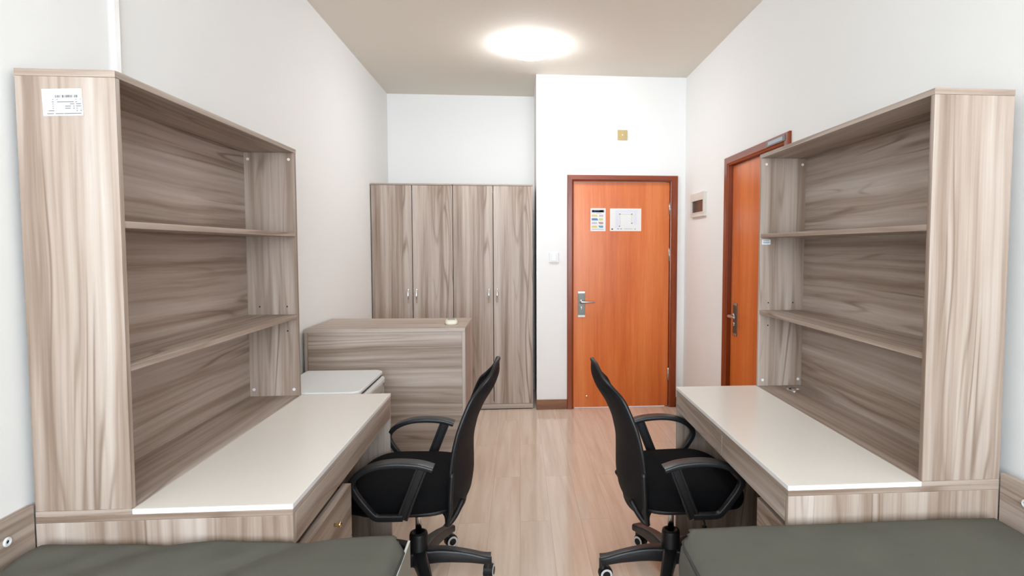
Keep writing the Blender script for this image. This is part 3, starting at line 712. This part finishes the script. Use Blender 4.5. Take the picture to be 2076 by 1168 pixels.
def office_chair(loc, rz_base, rz_seat, label, side, ARM_Y):
    t = thing('office_chair', loc, label, 'office chair', 'office chairs')
    Rb = Matrix.Rotation(rz_base, 3, 'Z'); Rs = Matrix.Rotation(rz_seat, 3, 'Z')
    # five star base
    for k in range(5):
        a = rz_base + k * 2 * math.pi / 5; dv = Vector((math.cos(a), math.sin(a), 0)); sv = Vector((-dv.y, dv.x, 0))
        bm = bmesh.new()
        path = smooth_pts([dv * .020 + Vector((0, 0, .112)), dv * .10 + Vector((0, 0, .114)), dv * .20 + Vector((0, 0, .103)), dv * .27 + Vector((0, 0, .090)), dv * .308 + Vector((0, 0, .086))], 5)
        def prof(i, n):
            q = i / (n - 1); hh = .030 - .012 * q + .002 * math.sin(q * 6); ww = .028 - .009 * math.sin(q * math.pi * .9) * 1 + .001
            return rrect(hh * 1.0, ww * 1.15, .010, 3)
        sweep(bm, path, prof, up=(0, 0, 1))
        tube(bm, [dv * .297 + Vector((0, 0, .05)), dv * .297 + Vector((0, 0, .09))], .016, 0, 16)
        lg = bm_obj('leg', bm, 'black_gloss', t, smooth=True); lg.modifiers.new('es', 'EDGE_SPLIT').split_angle = math.radians(50)
        # castor, swivelled a little
        ca = a + (0.5, -0.9, 1.9, 0.6, -0.4)[k] * (1 if side < 0 else -1)
        if k == 0: ca = math.radians(-100) if side < 0 else math.radians(186)
        if k == 1 and side < 0: ca = math.radians(212)
        ax = Vector((-math.sin(ca), math.cos(ca), 0)); fw = Vector((math.cos(ca), math.sin(ca), 0)); cc = dv * .297 - fw * .012 + Vector((0, 0, .0265))
        bm = bmesh.new()
        for w in (-1, 1):
            c0 = cc + ax * w * .007; c1 = cc + ax * w * .021
            tube(bm, [c0, c1], .0265, 0, 28)                     # tyre
            tube(bm, [c1, c1 + ax * w * .0015], .0255, 1, 28)    # white side ring
            tube(bm, [c1 + ax * w * .001, c1 + ax * w * .003], .0165, 0, 24)
        # hood over the wheels
        arc = [cc + fw * (math.cos(q) * .029) + Vector((0, 0, math.sin(q) * .029)) for q in [math.radians(x) for x in range(-20, 201, 20)]]
        sweep(bm, arc, lambda i, n: [(.0015, .012), (.0015, -.012), (-.0015, -.012), (-.0015, .012)], 0, up=tuple(ax.cross(Vector((0, 0, 1)))) if False else None)
        tube(bm, [dv * .297 + Vector((0, 0, .03)), dv * .297 + Vector((0, 0, .055))], .009, 0, 12)
        bm_obj('castor', bm, ['black', 'white_plastic'], lg)
    bm = bmesh.new(); lathe(bm, [(.020, .075), (.045, .080), (.054, .095), (.052, .118), (.044, .130), (.040, .14), (.039, .205), (.036, .215), (.022, .217), (.022, .210)], k=32)
    bm_obj('column_cover', bm, 'black', t, smooth=True)
    bm = bmesh.new(); tube(bm, [(0, 0, .20), (0, 0, .385)], .0135, 0, 20); bm_obj('gas_lift', bm, 'chrome', t, smooth=True)
    S = lambda p: Rs @ Vector(p)
    # tilt mechanism and lever
    bm = bmesh.new()
    vs = add_box(bm, (-.10, -.055, .375), (.10, .055, .410)); add_box(bm, (-.15, -.09, .405), (.15, .09, .413))
    for v in bm.verts: v.co = S(v.co)
    bm_obj('tilt_mechanism', bm, 'black', t, bevel=.004)
    bm = bmesh.new(); tube(bm, [S(p) for p in smooth_pts([(.04, -.05, .39), (.05, -.12, .385), (.075, -.20, .35), (.078, -.21, .325)], 4)], .0045, 0, 8)
    tube(bm, [S((.078, -.21, .328)), S((.074, -.212, .295))], .009, 0, 10); bm_obj('height_lever', bm, 'black', t, smooth=True)
    # seat cushion (superellipse, domed, soft rim)
    bm = bmesh.new(); ring_prev = None; K_ = 48
    levels = [(.78, .392), (.93, .394), (.985, .410), (1.01, .440), (.995, .466), (.955, .483), (.88, .494), (.70, .502), (.45, .505), (.2, .505)]
    rings = []
    for sc_, z in levels:
        ring = []
        for j in range(K_):
            a = 2 * math.pi * j / K_; c_, s_ = math.cos(a), math.sin(a)
            x = .235 * math.copysign(abs(c_) ** .55, c_) * sc_ + .035; y = .252 * math.copysign(abs(s_) ** .55, s_) * sc_
            y *= 1 + .04 * (x - .03) / .24
            dz = -.016 * max(0, (x - .12) / .13) ** 2 + .010 * max(0, (-x - .08) / .12) ** 2 * (z > .47)
            ring.append(bm.verts.new(S((x, y, z + dz))))
        rings.append(ring)
    for a, b in zip(rings, rings[1:]):
        for j in range(K_): bm.faces.new((a[j], a[(j + 1) % K_], b[(j + 1) % K_], b[j]))
    bm.faces.new(rings[0][::-1]); bm.faces.new(rings[-1])
    bm_obj('seat', bm, 'seat', t, smooth=True, subsurf=1)
    bm = bmesh.new(); rings = []
    for sc_, z in ((.7, .380), (.88, .382), (.92, .394), (.9, .402)):
        rings.append([bm.verts.new(S((.235 * math.copysign(abs(math.cos(q)) ** .5, math.cos(q)) * sc_ + .03, .25 * math.copysign(abs(math.sin(q)) ** .5, math.sin(q)) * sc_, z))) for q in [2 * math.pi * j / 40 for j in range(40)]])
    for a, b in zip(rings, rings[1:]):
        for j in range(40): bm.faces.new((a[j], a[(j + 1) % 40], b[(j + 1) % 40], b[j]))
    bm.faces.new(rings[0][::-1]); bm.faces.new(rings[-1]); bm_obj('seat_shell', bm, 'black', t, smooth=True)
    # backrest: curved mesh pad
    bm = bmesh.new(); NZ, NV = 44, 20; th = .012
    gf, gr_ = [], []
    for i in range(NZ + 1):
        z = .362 + (.96 - .362) * i / NZ
        gf.append([bm.verts.new(S(back_pt(z, v_ / NV * 2 - 1, th * (1 - abs(v_ / NV * 2 - 1) ** 6) * .6))) for v_ in range(NV + 1)])
        gr_.append([bm.verts.new(S(back_pt(z, v_ / NV * 2 - 1, -th * .4))) for v_ in range(NV + 1)])
    for i in range(NZ):
        for j in range(NV):
            bm.faces.new((gf[i][j], gf[i][j + 1], gf[i + 1][j + 1], gf[i + 1][j])); bm.faces.new((gr_[i][j], gr_[i + 1][j], gr_[i + 1][j + 1], gr_[i][j + 1]))
        for j in (0, NV): bm.faces.new((gf[i][j], gf[i + 1][j], gr_[i + 1][j], gr_[i][j]))
    for i in (0, NZ):
        for j in range(NV): bm.faces.new((gf[i][j], gf[i][j + 1], gr_[i][j + 1], gr_[i][j]))
    back = bm_obj('backrest', bm, 'mesh', t, smooth=True)
    bm = bmesh.new(); rim = []
    for i in range(NZ + 1): rim.append(S(back_pt(.362 + .598 * i / NZ, 1)))
    for j in range(1, 10): rim.append(S(back_pt(.96, 1 - 2 * j / 10) + Vector((-.001, 0, .006 * math.sin(math.pi * j / 10)))))
    for i in range(NZ, -1, -1): rim.append(S(back_pt(.362 + .598 * i / NZ, -1)))
    for j in range(1, 10): rim.append(S(back_pt(.362, -1 + 2 * j / 10) - Vector((0, 0, .008 * math.sin(math.pi * j / 10)))))
    tube(bm, rim, .0085, closed=True, k=10); bm_obj('frame_tube', bm, 'black', back, smooth=True)
    # rear brackets joining seat and back
    bm = bmesh.new()
    sweep(bm, [S(p) for p in smooth_pts([(.02, 0, .398), (-.10, 0, .392), (-.165, 0, .385), (-.195, 0, .40), (-.212, 0, .45), (-.216, 0, .50)], 5)], lambda i, n: rrect(.007, .034 - .014 * i / n, .005, 2))
    for w in (-1, 1):
        tube(bm, [S(p) for p in smooth_pts([(-.155, w * .215, .345), (-.168, w * .226, .40), (-.172, w * .232, .47), (-.178, w * .232, .56)], 4)], .010, 0, 10)
        tube(bm, [S(p) for p in smooth_pts([(-.10, w * .12, .398), (-.15, w * .19, .375), (-.160, w * .215, .352), (-.185, w * .19, .375), (-.21, w * .15, .42)], 4)], .011, 0, 10)
    bm_obj('back_bracket', bm, 'black', t, smooth=True)
    # armrests: closed loop, wide pad on top
    for w in (-1, 1):
        y = w * ARM_Y
        bm = bmesh.new()
        lat = Rs @ Vector((0, 1, 0))
        pad = smooth_pts([(-.116, y, .602), (-.06, y, .618), (.02, y, .624), (.09, y, .617), (.146, y, .596), (.182, y, .565), (.190, y, .538), (.180, y, .512), (.155, y, .475), (.118, y, .430), (.100, y, .416), (.070, y, .413), (.0, y, .413)], 5)
        def aprof(i, n):
            q = i / (n - 1); f = max(0.0, min(1.0, (q - .22) / .25)); f = f * f * (3 - 2 * f)
            return rrect(.031 - .018 * f, .0095 + .003 * f, .006, 3)
        sweep(bm, [S(p) for p in pad], aprof, up=tuple(lat))
        a_ = bm_obj('armrest', bm, 'black_gloss', t, smooth=True); a_.modifiers.new('es', 'EDGE_SPLIT').split_angle = math.radians(55)
        bm = bmesh.new()
        sweep(bm, [S((.004, y, .408)), S((-.074, y, .608))], lambda i, n: rrect(.022, .006, .004, 3))
        for g in (-.018, .018): sweep(bm, [S((.004 + g, y, .410)), S((-.074 + g, y, .606))], lambda i, n: rrect(.005, .010, .003, 3))
        for yy in (y,):
            vs = add_box(bm, (-.01, min(w * .15, yy), .404), (.09, max(w * .15, yy), .414))
            for v in vs: v.co = S(v.co)
        s_ = bm_obj('arm_support', bm, 'black', a_, smooth=True); s_.modifiers.new('es', 'EDGE_SPLIT').split_angle = math.radians(40)
    return t
office_chair((-.437, 2.490, 0), 0.0, math.radians(180 - 1.5), 'black mesh office chair pushed up to the left desk', -1, .285)
office_chair((.654, 2.432, 0), math.radians(178), math.radians(1), 'black mesh office chair pushed up to the right desk', 1, .300)
